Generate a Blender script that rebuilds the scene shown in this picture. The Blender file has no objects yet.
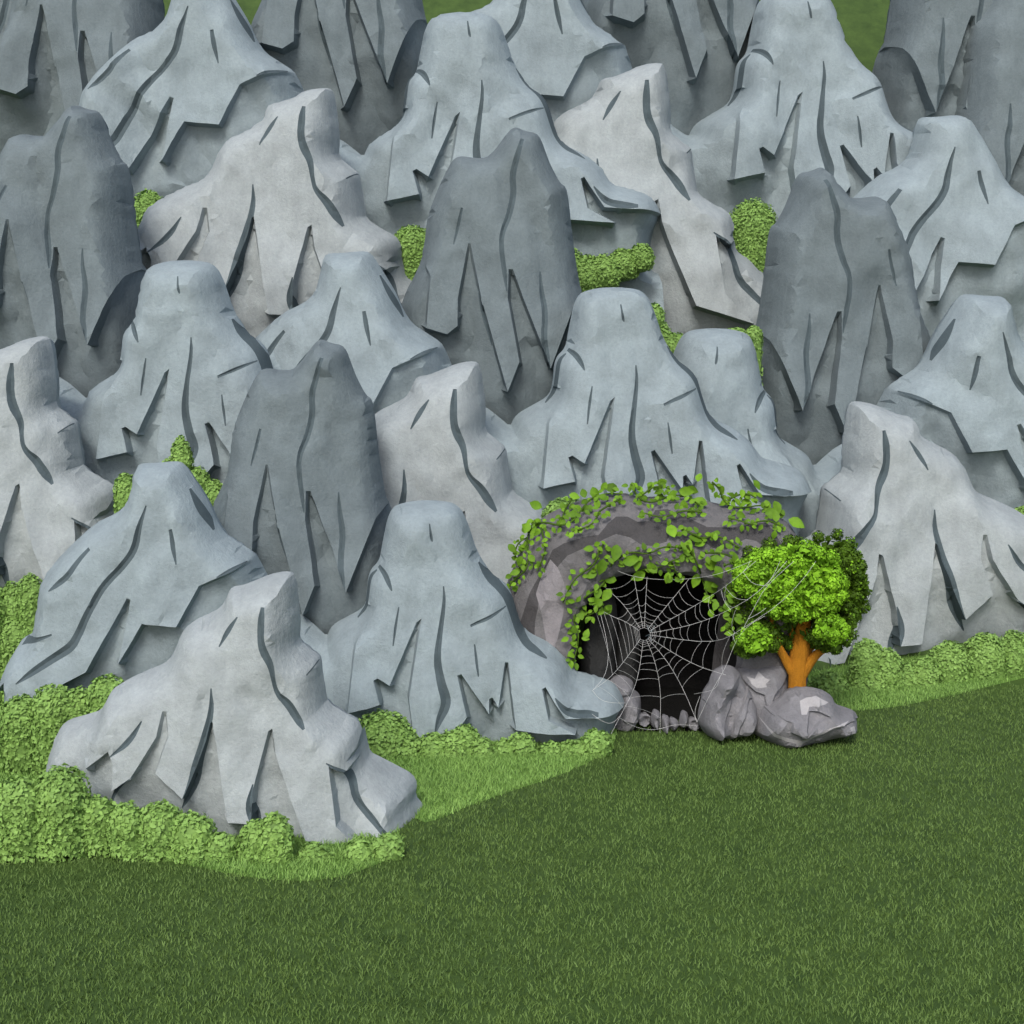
import bpy, math, random
import numpy as np
from mathutils import Vector, noise
from mathutils.geometry import delaunay_2d_cdt

random.seed(7); RNG = np.random.default_rng(7)
scene = bpy.context.scene
COL = scene.collection

# ------------------------------------------------------------------ camera
F, H = 1400.0, 8.0
TH = math.atan(182 / F); CT, ST = math.cos(TH), math.sin(TH)
cam_data = bpy.data.cameras.new('camera'); cam = bpy.data.objects.new('camera', cam_data); COL.objects.link(cam)
cam.location = (0, 0, H); cam.rotation_euler = (math.pi / 2 - TH, 0, 0)
cam_data.sensor_width = 36; cam_data.lens = 36 * F / 1024; cam_data.clip_end = 1000
scene.camera = cam

def P(px, py, Y):
    """world point on the upright plane y = Y seen at photo pixel (px, py)"""
    a, b = (px - 512) / F, (512 - py) / F
    dy = CT + b * ST; dz = -ST + b * CT
    s = Y / dy
    return (a * s, Y, H + dz * s)

def ease(t): return t * t * (3 - 2 * t)
ZT = [(-100, 0), (31, 0), (33, .8), (36, 2.8), (40, 6), (45, 10.5), (50, 16), (60, 27), (80, 40), (200, 60)]
def zt(x, y):
    z = 0
    for (a, za), (b, zb) in zip(ZT, ZT[1:]):
        if a <= y <= b: z = za + (zb - za) * (y - a) / (b - a); break
    if y < 29 or abs(x) > 12: z += max(0, (abs(x) - 14)) * .03
    return z
def ground(px, py):
    a, b = (px - 512) / F, (512 - py) / F
    dy = CT + b * ST; dz = -ST + b * CT
    lo, hi = 6.0, 6.0
    while hi < 150:
        hi += .25
        if H + dz * hi / dy < zt(a * hi / dy, hi): break
    lo = hi - .25
    for _ in range(20):
        m = (lo + hi) / 2
        if H + dz * m / dy < zt(a * m / dy, m): hi = m
        else: lo = m
    return (a * hi / dy, hi, zt(a * hi / dy, hi))

# ------------------------------------------------------------------ materials
def new_mat(name):
    m = bpy.data.materials.new(name); m.use_nodes = True
    nt = m.node_tree; b = nt.nodes['Principled BSDF']
    b.inputs['Specular IOR Level'].default_value = .2
    return m, nt, b
def nd(nt, t, **kw):
    n = nt.nodes.new(t)
    for k, v in kw.items():
        if k in n.inputs: n.inputs[k].default_value = v
        else: setattr(n, k, v)
    return n
def srgb(r, g, b, k=1.0):
    f = lambda c: ((c / 255 + .055) / 1.055) ** 2.4 if c > 10 else c / 255 / 12.92
    return (f(r) * k, f(g) * k, f(b) * k, 1)
def mul(c, k): return (c[0] * k, c[1] * k, c[2] * k, 1)

def stone(name, c, var=.18, bump=.3, scale=1.0, lichen=.16, warm=None):
    m, nt, b = new_mat(name)
    tc = nd(nt, 'ShaderNodeTexCoord')
    n1 = nd(nt, 'ShaderNodeTexNoise', Scale=1.1 * scale, Detail=5, Roughness=.62)
    n2 = nd(nt, 'ShaderNodeTexNoise', Scale=14 * scale, Detail=4, Roughness=.7)
    n3 = nd(nt, 'ShaderNodeTexNoise', Scale=55 * scale, Detail=2, Roughness=.7)
    mp = nd(nt, 'ShaderNodeMapping'); mp.inputs['Scale'].default_value = (1, 1, .35)
    n4 = nd(nt, 'ShaderNodeTexNoise', Scale=3.2 * scale, Detail=6, Roughness=.65)
    nt.links.new(tc.outputs['Object'], mp.inputs[0]); nt.links.new(mp.outputs[0], n4.inputs['Vector'])
    for n in (n1, n2, n3): nt.links.new(tc.outputs['Object'], n.inputs['Vector'])
    r1 = nd(nt, 'ShaderNodeValToRGB')
    r1.color_ramp.elements[0].position = .3; r1.color_ramp.elements[0].color = mul(c, 1 - var)
    r1.color_ramp.elements[1].position = .72; r1.color_ramp.elements[1].color = mul(c, 1 + var)
    add = nd(nt, 'ShaderNodeMath', operation='ADD'); hm = nd(nt, 'ShaderNodeMath', operation='MULTIPLY'); hm.inputs[1].default_value = .5
    nt.links.new(n1.outputs[0], add.inputs[0]); nt.links.new(n4.outputs[0], add.inputs[1])
    nt.links.new(add.outputs[0], hm.inputs[0]); nt.links.new(hm.outputs[0], r1.inputs[0])
    r2 = nd(nt, 'ShaderNodeValToRGB')
    r2.color_ramp.elements[0].position = .35; r2.color_ramp.elements[0].color = (.88, .88, .88, 1)
    r2.color_ramp.elements[1].position = .65; r2.color_ramp.elements[1].color = (1.09, 1.09, 1.085, 1)
    nt.links.new(n2.outputs[0], r2.inputs[0])
    mx = nd(nt, 'ShaderNodeMix', data_type='RGBA', blend_type='MULTIPLY'); mx.inputs[0].default_value = .55
    nt.links.new(r1.outputs[0], mx.inputs[6]); nt.links.new(r2.outputs[0], mx.inputs[7])
    out = mx.outputs[2]
    if lichen:
        r3 = nd(nt, 'ShaderNodeValToRGB')
        r3.color_ramp.elements[0].position = .60; r3.color_ramp.elements[0].color = (0, 0, 0, 1)
        r3.color_ramp.elements[1].position = .70; r3.color_ramp.elements[1].color = (lichen,) * 3 + (1,)
        n5 = nd(nt, 'ShaderNodeTexNoise', Scale=4.5 * scale, Detail=6, Roughness=.75)
        nt.links.new(tc.outputs['Object'], n5.inputs['Vector']); nt.links.new(n5.outputs[0], r3.inputs[0])
        m2 = nd(nt, 'ShaderNodeMix', data_type='RGBA')
        nt.links.new(r3.outputs[0], m2.inputs[0]); nt.links.new(out, m2.inputs[6])
        m2.inputs[7].default_value = warm or (c[0] * .55, c[1] * .62, c[2] * .5, 1)
        out = m2.outputs[2]
    nt.links.new(out, b.inputs['Base Color'])
    b.inputs['Roughness'].default_value = .92
    ad = nd(nt, 'ShaderNodeMath', operation='MULTIPLY_ADD'); ad.inputs[1].default_value = .35
    nt.links.new(n3.outputs[0], ad.inputs[0]); nt.links.new(n2.outputs[0], ad.inputs[2])
    a4 = nd(nt, 'ShaderNodeMath', operation='MULTIPLY_ADD'); a4.inputs[1].default_value = 1.6
    nt.links.new(n4.outputs[0], a4.inputs[0]); nt.links.new(ad.outputs[0], a4.inputs[2])
    bp = nd(nt, 'ShaderNodeBump', Strength=bump, Distance=.12)
    nt.links.new(a4.outputs[0], bp.inputs['Height']); nt.links.new(bp.outputs[0], b.inputs['Normal'])
    return m

def leafy(name, c, var=.35, scale=2.5, isl=.22, rough=.65):
    m, nt, b = new_mat(name)
    tc = nd(nt, 'ShaderNodeTexCoord'); n1 = nd(nt, 'ShaderNodeTexNoise', Scale=scale, Detail=5, Roughness=.7)
    nt.links.new(tc.outputs['Object'], n1.inputs['Vector'])
    r = nd(nt, 'ShaderNodeValToRGB')
    r.color_ramp.elements[0].position = .32; r.color_ramp.elements[0].color = (c[0] * (1 - var), c[1] * (1 - var * .9), c[2] * (1 - var), 1)
    r.color_ramp.elements[1].position = .68; r.color_ramp.elements[1].color = (c[0] * (1 + var), c[1] * (1 + var * .8), c[2] * (1 + var * .6), 1)
    nt.links.new(n1.outputs[0], r.inputs[0])
    g = nd(nt, 'ShaderNodeNewGeometry')
    mr = nd(nt, 'ShaderNodeMapRange'); mr.inputs[3].default_value = 1 - isl; mr.inputs[4].default_value = 1 + isl
    nt.links.new(g.outputs['Random Per Island'], mr.inputs[0])
    mx = nd(nt, 'ShaderNodeVectorMath', operation='SCALE')
    nt.links.new(r.outputs[0], mx.inputs[0]); nt.links.new(mr.outputs[0], mx.inputs['Scale'])
    nt.links.new(mx.outputs[0], b.inputs['Base Color'])
    b.inputs['Roughness'].default_value = rough
    return m

K = 0.84
MA = stone('pale_limestone', srgb(170, 179, 181, K * .94))
MB = stone('blue_grey_limestone', srgb(149, 163, 168, K))
MC = stone('dark_slate', srgb(114, 126, 130, K))
MCR = stone('fissure_stone', srgb(84, 97, 102, K), var=.15, bump=.2, lichen=0)
MCAVE = stone('brown_grey_stone', srgb(117, 116, 117, K), var=.2, bump=.45, scale=1.4)
MBAND = stone('cave_band_stone', srgb(80, 79, 80, K), var=.15, bump=.45, scale=1.4)
MSEAM = stone('cave_pale_seam', srgb(142, 139, 142, K), var=.12, bump=.4, scale=1.4)
MBOULD = stone('boulder_stone', srgb(138, 138, 142, K), var=.24, bump=.5, scale=1.8)
MVEIN = stone('boulder_vein', srgb(176, 175, 177, K), var=.1, bump=.3, scale=2, lichen=0)
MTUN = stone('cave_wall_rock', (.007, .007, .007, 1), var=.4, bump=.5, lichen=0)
MLAWN = leafy('lawn_soil_green', srgb(70, 94, 44, .75), var=.3, scale=1.6)
MGRASS = leafy('lawn_blades', srgb(81, 104, 52, 1.22), var=.16, scale=.5, isl=.12)
MVERGE = leafy('verge_green', srgb(104, 140, 66, .75), var=.25, scale=1.6)
MVGRASS = leafy('verge_blades', srgb(114, 148, 76, 1.15), var=.14, scale=.9, isl=.12)
MBUSH = leafy('shrub_leaves', srgb(114, 147, 75, 1.18), var=.14, scale=2.0, isl=.14)
MBUSHC = leafy('shrub_inside', srgb(104, 136, 68, 1.0), var=.25, scale=4.0)
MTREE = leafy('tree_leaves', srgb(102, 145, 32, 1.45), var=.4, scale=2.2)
MTREED = leafy('tree_leaves_shaded', srgb(64, 92, 18, 1.0), var=.3, scale=2.2)  # darker copy of the leaf green, paints the crown's shaded rear and rim
MIVY = leafy('ivy_leaves', srgb(106, 148, 34, .84), var=.25, scale=6)
MIVYD = leafy('ivy_leaves_old', srgb(92, 132, 28, .76), var=.25, scale=6)
MSTEM = leafy('ivy_stem', srgb(66, 94, 18, .8), var=.2, scale=6)
MBARK = stone('orange_bark', srgb(190, 128, 36, 1.0), var=.28, bump=.7, scale=2.5, lichen=.3, warm=srgb(120, 70, 14))
mw, ntw, bw = new_mat('web_silk'); bw.inputs['Base Color'].default_value = (.66, .67, .66, 1); bw.inputs['Roughness'].default_value = .5
MWEB = mw
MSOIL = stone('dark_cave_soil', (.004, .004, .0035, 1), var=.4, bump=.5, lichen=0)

# ------------------------------------------------------------------ object helpers
def mesh_obj(name, verts, faces, mats, midx=None, parent=None, smooth=False, angle=None):
    me = bpy.data.meshes.new(name)
    me.from_pydata([tuple(v) for v in verts], [], [tuple(f) for f in faces])
    for m in (mats if isinstance(mats, (list, tuple)) else [mats]): me.materials.append(m)
    if midx is not None: me.polygons.foreach_set('material_index', np.asarray(midx, dtype=np.int32))
    if smooth:
        me.polygons.foreach_set('use_smooth', np.ones(len(me.polygons), dtype=bool))
        if angle: me.set_sharp_from_angle(angle=angle)
    me.update()
    o = bpy.data.objects.new(name, me); COL.objects.link(o)
    if parent: o.parent = parent; o.location = -parent.location
    return o
def rebase(o, loc):
    """move a top-level mesh's origin to loc"""
    co = np.empty(len(o.data.vertices) * 3); o.data.vertices.foreach_get('co', co)
    co = co.reshape(-1, 3) - np.array(loc); o.data.vertices.foreach_set('co', co.ravel()); o.location = loc
def tag(o, label=None, cat=None, group=None, kind=None):
    if label: o['label'] = label
    if cat: o['category'] = cat
    if group: o['group'] = group
    if kind: o['kind'] = kind
    return o
def thing(name, loc, label, cat, group=None):
    o = bpy.data.objects.new(name, None); COL.objects.link(o); o.location = loc; o.empty_display_size = .3
    return tag(o, label, cat, group)

# ------------------------------------------------------------------ 2D tools (numpy)
def resample(poly, step, closed=True):
    pts = [np.array(p[:2], float) for p in poly]; out = []
    n = len(pts); rng = range(n if closed else n - 1)
    for i in rng:
        a, b = pts[i], pts[(i + 1) % n]; k = max(1, int(round(np.linalg.norm(b - a) / step)))
        for j in range(k): out.append(a + (b - a) * j / k)
    if not closed: out.append(pts[-1])
    return np.array(out)
def chaikin(poly, n=1, closed=True):
    p = np.array(poly, float)
    for _ in range(n):
        if closed:
            q = np.roll(p, -1, axis=0)
            p = np.stack([.78 * p + .22 * q, .22 * p + .78 * q], 1).reshape(-1, p.shape[1])
        else:
            q = p[1:]; r = p[:-1]
            m = np.stack([.75 * r + .25 * q, .25 * r + .75 * q], 1).reshape(-1, p.shape[1])
            p = np.vstack([p[:1], m, p[-1:]])
    return p
def pip(pts, poly):
    x, y = pts[:, 0], pts[:, 1]; ins = np.zeros(len(pts), bool); n = len(poly)
    for i in range(n):
        x1, y1 = poly[i][0], poly[i][1]; x2, y2 = poly[(i + 1) % n][0], poly[(i + 1) % n][1]
        if y1 == y2: continue
        c = ((y1 > y) != (y2 > y)) & (x < (x2 - x1) * (y - y1) / (y2 - y1) + x1)
        ins ^= c
    return ins
def segdist(pts, segs):
    d = np.full(len(pts), 1e9)
    for a, b in segs:
        ab = b - a; L = max(ab @ ab, 1e-9)
        t = np.clip(((pts - a) @ ab) / L, 0, 1)
        d = np.minimum(d, np.linalg.norm(pts - (a + t[:, None] * ab), axis=1))
    return d
def segs_of(poly, closed=True):
    p = np.array(poly, float); n = len(p)
    return [(p[i], p[(i + 1) % n]) for i in range(n if closed else n - 1)]
def crack_poly(cr):
    c = chaikin([(p[0], p[1], p[2]) for p in cr], 2, False)
    t = np.gradient(c[:, :2], axis=0); t /= np.linalg.norm(t, axis=1)[:, None] + 1e-9
    nrm = np.stack([-t[:, 1], t[:, 0]], 1); w = np.maximum(c[:, 2:3] * 1.18, .5) * .5
    L = c[:, :2] + nrm * w; R = c[:, :2] - nrm * w
    return np.vstack([L, R[::-1]]), c

class Relief:
    """triangulated front of a rock in photo pixels with facets and fissures; turned into a solid later"""
    def __init__(self, outline, darks=(), cracks=(), hole=None, step=6, free_y=1e9, w=30, seams=(), seed=1, cell=(34, 62), stp=5.5):
        self.stp = stp
        self.out = chaikin(outline, 1); self.hole = None if hole is None else chaikin(hole, 2)
        self.darks = [self.push(np.array(d, float), 9 * step / 6) for d in darks]; self.w = w
        pts = []; edges = []
        def add_chain(p, closed=True):
            s = len(pts); pts.extend([tuple(q) for q in p]); n = len(p)
            for i in range(n if closed else n - 1): edges.append((s + i, s + (i + 1) % n))
        oc = resample(self.out, step); add_chain(oc)
        if self.hole is not None:
            self.hole = resample(self.hole, step * .8); add_chain(self.hole)
        extra = []
        for d in self.darks:
            rd = resample(d, step); add_chain(rd)
            t = np.roll(rd, -1, 0) - np.roll(rd, 1, 0); t /= np.linalg.norm(t, axis=1)[:, None] + 1e-9
            nn = np.stack([-t[:, 1], t[:, 0]], 1); off = step * .42
            for sg_ in (1, -1):
                q = rd + nn * off * sg_; q = q[pip(q, d) & (segdist(q, segs_of(d)) > off * .8)]; extra += [tuple(a) for a in q]
        self.seams = [np.array(s[0], float) for s in seams]; self.seam_m = [s[1] for s in seams]
        for s in self.seams: add_chain(resample(s, step))
        self.cp = []; self.cc = []
        for cr in cracks:
            q, c = crack_poly(cr); self.cp.append(q); self.cc.append(c); add_chain(q)
            add_chain(c[1:-1, :2], False)
        pts += [p for p in extra if pip(np.array([p]), self.out)[0]]
        con = np.array(pts)
        r = random.Random(seed); x0, y0 = self.out.min(0); x1, y1 = self.out.max(0)
        g = []; row = 0; y = y0
        while y < y1:
            x = x0 + (step / 2 if row % 2 else 0)
            while x < x1: g.append((x + r.uniform(-.25, .25) * step, y + r.uniform(-.25, .25) * step)); x += step
            y += step * .87; row += 1
        g = np.array(g); g = g[pip(g, self.out)]
        if self.hole is not None: g = g[~pip(g, self.hole)]
        keep = np.ones(len(g), bool)
        for i in range(0, len(g), 400):
            dd = np.linalg.norm(g[i:i + 400, None] - con[None], axis=2).min(1); keep[i:i + 400] = dd > step * .5
        g = g[keep]; allp = [Vector(p) for p in pts] + [Vector(p) for p in g]
        vv, ee, ff, _, _, _ = delaunay_2d_cdt(allp, edges, [], 0, 1e-3)
        self.v = np.array([tuple(a) for a in vv]); f = np.array([t for t in ff if len(t) == 3])
        cen = self.v[f].mean(1); ok = pip(cen, self.out)
        if self.hole is not None: ok &= ~pip(cen, self.hole)
        self.f = f[ok]; cen = cen[ok]; self.mi = np.zeros(len(self.f), int)
        for s, m in zip(self.seams, self.seam_m): self.mi[pip(cen, s)] = m
        for q in self.cp: self.mi[pip(cen, q)] = 1
        self.osegs = [s for s in segs_of(self.out) if min(s[0][1], s[1][1]) < free_y]
        self.top = y0; self.v_eval = list(self.fields(self.v))
        # coarse chisel facets
        sd = []; row = 0; yy = y0 - cell[1] * .3
        while yy < y1:
            xx = x0 - (cell[0] / 2 if row % 2 else 0)
            while xx < x1: sd.append((xx + r.uniform(-.38, .38) * cell[0], yy + r.uniform(-.38, .38) * cell[1])); xx += cell[0]
            yy += cell[1]; row += 1
        sd = np.array(sd); sd = sd[pip(sd, self.out)]
        sd = sd[segdist(sd, segs_of(self.out)) > min(cell) * .35]
        if self.hole is not None: sd = sd[~pip(sd, self.hole) & (segdist(sd, segs_of(self.hole)) > 6)]
        ring = [resample(self.out, cell[0])] + ([resample(self.hole, cell[0] * .7)] if self.hole is not None else [])
        sv, _, sf, _, _, _ = delaunay_2d_cdt([Vector(p) for p in np.vstack(ring + [sd])], [], [], 0, 1e-3)
        self.sv = np.array([tuple(a) for a in sv]); self.sf = np.array([t for t in sf if len(t) == 3])
        self.sv_eval = self.fields(self.sv); self.v_bary = self.bary(self.v)
        # fissure depth
        cd = np.zeros(len(self.v))
        for q, c in zip(self.cp, self.cc):
            near = segdist(self.v, segs_of(c[:, :2], False)) < .25
            idx = np.where(near)[0]
            for i in idx:
                k = np.argmin(np.linalg.norm(c[:, :2] - self.v[i], axis=1)); cd[i] = max(cd[i], min(c[k, 2], 7) * .38)
        self.cd = cd
    def push(self, d, far):
        o = self.out; n = len(o)
        for i, p in enumerate(d):
            best = None
            for k in range(n):
                a, b = o[k], o[(k + 1) % n]; ab = b - a; t = min(1, max(0, ((p - a) @ ab) / max(ab @ ab, 1e-9))); c = a + t * ab
                q = np.linalg.norm(p - c)
                if best is None or q < best[0]: best = (q, c, ab / (np.linalg.norm(ab) + 1e-9))
            if best[0] < far * .8:
                nn = np.array([-best[2][1], best[2][0]])
                if pip(np.array([best[1] + nn]), o)[0]: nn = -nn
                d[i] = best[1] + nn * far
        return d
    def bary(self, pts):
        idx = np.full(len(pts), -1); wt = np.zeros((len(pts), 3))
        for k, t in enumerate(self.sf):
            a, b, c = self.sv[t]; det = (b[1] - c[1]) * (a[0] - c[0]) + (c[0] - b[0]) * (a[1] - c[1])
            if abs(det) < 1e-9: continue
            w0 = ((b[1] - c[1]) * (pts[:, 0] - c[0]) + (c[0] - b[0]) * (pts[:, 1] - c[1])) / det
            w1 = ((c[1] - a[1]) * (pts[:, 0] - c[0]) + (a[0] - c[0]) * (pts[:, 1] - c[1])) / det
            w2 = 1 - w0 - w1; m = (w0 > -1e-6) & (w1 > -1e-6) & (w2 > -1e-6) & (idx < 0)
            idx[m] = k; wt[m] = np.stack([w0, w1, w2], 1)[m]
        return idx, wt
    def fields(self, pts):
        d = segdist(pts, self.osegs); t = np.clip(d / self.w, 0, 1); inf = np.sqrt(np.maximum(0, 1 - (1 - t) ** 2))
        g = np.zeros(len(pts))
        for dk in self.darks:
            ins = pip(pts, dk)
            if not ins.any(): continue
            q = pts[ins]; sg = segs_of(dk)
            mid = np.array([(a + b) / 2 for a, b in sg]); far = pip(mid, self.out) & (segdist(mid, segs_of(self.out)) > 5)
            inner = [s for s, k in zip(sg, far) if k]
            sd = segdist(q, inner) if inner else np.full(len(q), 99.)
            g[ins] = np.maximum(g[ins], np.where(sd > .8, self.stp + .75 * np.minimum(sd, 75) + (.24 if self.stp in (5.5,) else 0) * np.clip(q[:, 1] - dk[:, 1].min(), 0, 220), 0))
        hd = None
        if self.hole is not None: hd = segdist(pts, segs_of(self.hole))
        return d, t, inf, g, hd

def solid(R, name, Y, mats, dx=0, dy=0, mirror=None, D=.9, lean=.11, under=.52, cap=3.0, flute=.19, rough=.05, seed=0, chisel=.85,
          lip=None, thick=.9, parent=None, pts=None, fl=(38, 150)):
    """make a real solid on the plane y = Y from a relief; returns object or, with pts, world points"""
    pm = Y / F                                  # metres per photo pixel at that distance
    D = D * Y / 27
    def base(v, fld):
        d, t, inf, g, hd = fld
        m = np.clip(d / (R.w * .8), 0, 1); m = m * m * (3 - 2 * m)
        nz = np.array([noise.fractal(Vector((x / fl[0] + seed * 7.3, y / fl[1], seed * 3.1)), .9, 2.1, 3) for x, y in v])
        n0 = np.array([noise.noise(Vector((x / 95 + seed * 2.3, y / 170, seed * 1.9))) for x, y in v]) if flute > .16 else 0
        return flute * (1.7 * nz + 1.2 * n0) * Y / 27, m, D * inf + lean * (v[:, 1] - R.top) * pm * m
    def depth(v, fld, cd, br):
        f, m, sm = base(v, fld); sf = base(R.sv, R.sv_eval)[0]; g, hd = fld[3], fld[4]
        idx, wt = br; ok = idx >= 0; low = f.copy(); low[ok] = (sf[R.sf[idx[ok]]] * wt[ok]).sum(1)
        f = sm + (f + (low - f) * chisel) * m
        f -= under * np.minimum(g * pm, cap)
        n2 = np.array([noise.fractal(Vector((x / 17 + seed * 5.1, y / 24, seed * 1.7 + 9)), .8, 2.2, 3) for x, y in v])
        f += rough * n2 * m * Y / 27
        if hd is not None and lip:
            tl = np.clip(hd / lip[0], 0, 1); f -= lip[1] * (1 - np.sqrt(np.maximum(0, 1 - (1 - tl) ** 2)))
        if cd is not None: f -= cd * pm
        return f, m
    def place(v, f):
        px = (mirror - v[:, 0] if mirror is not None else v[:, 0] + dx); py = v[:, 1] + dy
        b = (512 - py) / F; s = Y / (CT + b * ST)
        return np.stack([(px - 512) / F * s, Y - f, H + (-ST + b * CT) * s], 1)
    if pts is not None:
        f, _ = depth(pts, R.fields(pts), None, R.bary(pts)); return place(pts, f)
    f, m = depth(R.v, R.v_eval, R.cd, R.v_bary)
    front = place(R.v, f)
    fb = -(thick * D * R.v_eval[2]) - np.maximum(0, -f) * 1.0 - .25 * m
    back = place(R.v, fb)
    n = len(R.v); faces = R.f; tri = faces.copy()
    if mirror is not None: tri = tri[:, ::-1]
    # CDT is counter-clockwise in (px,py) with py down: seen from the camera it is clockwise -> flip
    fr = tri[:, ::-1]; bk = tri + n
    mi = np.concatenate([R.mi, np.zeros(len(bk), int)])
    o = mesh_obj(name, np.vstack([front, back]), np.vstack([fr, bk]), mats, mi, parent, True, math.radians(24))
    return o

# ------------------------------------------------------------------ the four kinds of peak, traced in photo pixels
A_OUT = [(52, 734), (62, 726), (82, 719), (98, 713), (104, 703), (111, 690), (130, 678), (150, 669), (165, 663), (172, 656), (178, 643), (184, 629),
         (195, 620), (210, 613), (221, 607), (226, 599), (230, 589), (235, 586), (243, 585), (256, 580), (270, 574), (285, 571), (293, 572), (296, 580), (298, 592),
         (300, 610), (301, 622), (300, 640), (312, 650), (321, 657), (323, 672), (326, 690), (328, 702), (345, 713), (357, 719), (362, 727),
         (366, 745), (369, 757), (378, 763), (395, 775), (410, 786), (415, 795), (413, 807), (421, 817), (420, 823), (418, 850), (430, 990), (20, 990), (28, 820), (40, 760)]
A_DK = [(30, 800), (52, 736), (72, 722), (98, 714), (113, 688), (114, 706), (101, 753), (125, 734), (130, 746), (130, 770), (147, 759), (172, 719), (179, 684),
        (184, 719), (172, 753), (199, 776), (212, 745), (220, 722), (225, 700), (232, 740), (242, 798), (264, 799), (265, 768), (281, 703), (285, 735), (300, 775),
        (316, 815), (371, 832), (344, 804), (337, 754), (335, 747), (350, 756), (356, 752), (357, 722), (366, 745), (369, 757), (395, 775), (410, 786), (415, 795), (421, 817), (424, 985), (30, 985)]
A_CR = [[(272, 597, 3), (271, 612, 6), (271, 628, 6), (274, 639, 7), (281, 652, 5), (283, 670, 3), (286, 680, 4), (297, 691, 7), (305, 704, 7), (312, 714, 2)],
        [(247, 607, 1), (238, 620, 5), (230, 635, 1)],
        [(224, 673, 1), (225, 696, 5), (217, 725, 6), (211, 745, 7), (208, 762, 8), (201, 778, 5), (194, 791, 1)],
        [(157, 705, 1), (146, 724, 6), (127, 739, 1)], [(147, 759, 1), (133, 770, 3), (126, 781, 3), (121, 795, 1)],
        [(265, 763, 1), (261, 783, 6), (267, 797, 7), (271, 816, 1)],
        [(334, 745, 1), (350, 756, 5), (356, 766, 6), (361, 789, 6), (375, 803, 6), (388, 816, 4), (396, 825, 1)],
        [(320, 658, 1), (312, 666, 1)]]
B_OUT = [(262, 604), (300, 622), (312, 631), (324, 641), (328, 632), (334, 626), (346, 619), (360, 611), (365, 604), (367, 590), (368, 577), (371, 569), (377, 563), (380, 557), (382, 545),
         (385, 530), (387, 520), (391, 510), (396, 505), (411, 501), (431, 500), (451, 502), (458, 506), (463, 512), (469, 526), (477, 551), (490, 572), (505, 583), (512, 594),
         (517, 612), (522, 626), (530, 633), (547, 641), (562, 652), (570, 663), (576, 671), (588, 674), (602, 678), (613, 682), (620, 691), (625, 703), (624, 713), (618, 725), (622, 760),
         (630, 920), (240, 920), (242, 760), (248, 680)]
B_DK = [(244, 680), (262, 606), (300, 623), (312, 633), (324, 643), (331, 629), (360, 612), (366, 604), (380, 600), (362, 632), (356, 694), (386, 687), (378, 659), (395, 670), (427, 595), (414, 681), (420, 724),
        (423, 730), (441, 728), (450, 723), (469, 699), (457, 649), (490, 697), (490, 677), (499, 691), (507, 637), (516, 711), (572, 715), (547, 701), (538, 661),
        (553, 685), (563, 700), (594, 702), (625, 704), (618, 725), (626, 915), (238, 915), (238, 760)]
B_CR = [[(446, 577, 1), (447, 592, 3), (443, 620, 4), (440, 645, 6), (444, 665, 7), (449, 680, 8), (449, 688, 8), (443, 700, 6), (439, 713, 1)],
        [(403, 597, 1), (400, 615, 2.5), (398, 633, 1)], [(432, 518, 1), (434, 532, 2.5), (435, 535, 1)],
        [(479, 559, 1), (488, 573, 5), (503, 586, 5), (510, 598, 6), (515, 614, 6), (520, 628, 6), (527, 638, 5), (537, 644, 4), (546, 650, 1)],
        [(506, 600, 1), (490, 607, 3.5), (472, 615, 2)], [(476, 632, 1), (478, 648, 2.5), (480, 662, 1)],
        [(381, 562, 3), (388, 567, 5), (393, 575, 4), (396, 582, 1)],
        [(553, 680, 1), (561, 691, 5), (569, 696, 6), (584, 698, 6), (595, 699, 3)],
        [(379, 566, 1), (372, 573, 3), (370, 590, 3), (368, 604, 3), (359, 615, 1)]]
C_OUT = [(204, 520), (211, 502), (219, 488), (226, 473), (231, 453), (232, 438), (236, 421), (246, 396), (256, 376), (261, 370), (268, 368), (281, 370), (292, 370), (301, 362), (311, 348), (317, 341),
         (322, 339), (331, 343), (342, 345), (347, 351), (352, 365), (357, 378), (366, 395), (372, 399), (375, 414), (378, 446), (383, 481), (387, 502), (392, 515), (398, 560), (404, 640), (408, 800), (200, 800), (198, 640)]
C_DK = [(200, 640), (203, 520), (216, 474), (228, 456), (240, 490), (236, 540), (256, 546), (266, 538), (266, 512), (277, 453), (289, 512), (314, 600), (325, 572), (314, 512), (315, 473),
        (329, 512), (355, 578), (380, 512), (385, 497), (392, 517), (398, 560), (404, 640), (406, 795), (202, 795)]
C_CR = [[(328, 357, 3), (322, 378, 5), (318, 394, 5), (320, 410, 5), (315, 433, 5), (308, 450, 4), (308, 467, 4), (311, 487, 4), (313, 505, 1)],
        [(270, 425, 2), (266, 443, 3), (262, 460, 1)], [(345, 486, 1), (346, 505, 4), (350, 525, 5), (348, 550, 5), (351, 566, 5), (354, 581, 1)],
        [(286, 506, 1), (290, 526, 3.5), (299, 557, 1)]]
D_OUT = [(0, 690), (10, 660), (19, 645), (23, 638), (36, 631), (39, 612), (44, 580), (48, 572), (62, 554), (95, 523), (117, 513), (128, 503), (133, 484), (137, 466), (143, 463), (155, 463), (175, 461),
         (182, 462), (187, 467), (196, 481), (210, 504), (217, 521), (226, 534), (240, 543), (254, 552), (259, 561), (265, 577), (275, 600), (290, 640), (300, 860), (-10, 860)]
D_DK = [(256, 557), (211, 576), (191, 614), (158, 611), (137, 648), (149, 576), (106, 656), (50, 685), (36, 690), (25, 668), (4, 700), (0, 855), (295, 855), (286, 640), (272, 600), (263, 577)]
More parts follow.
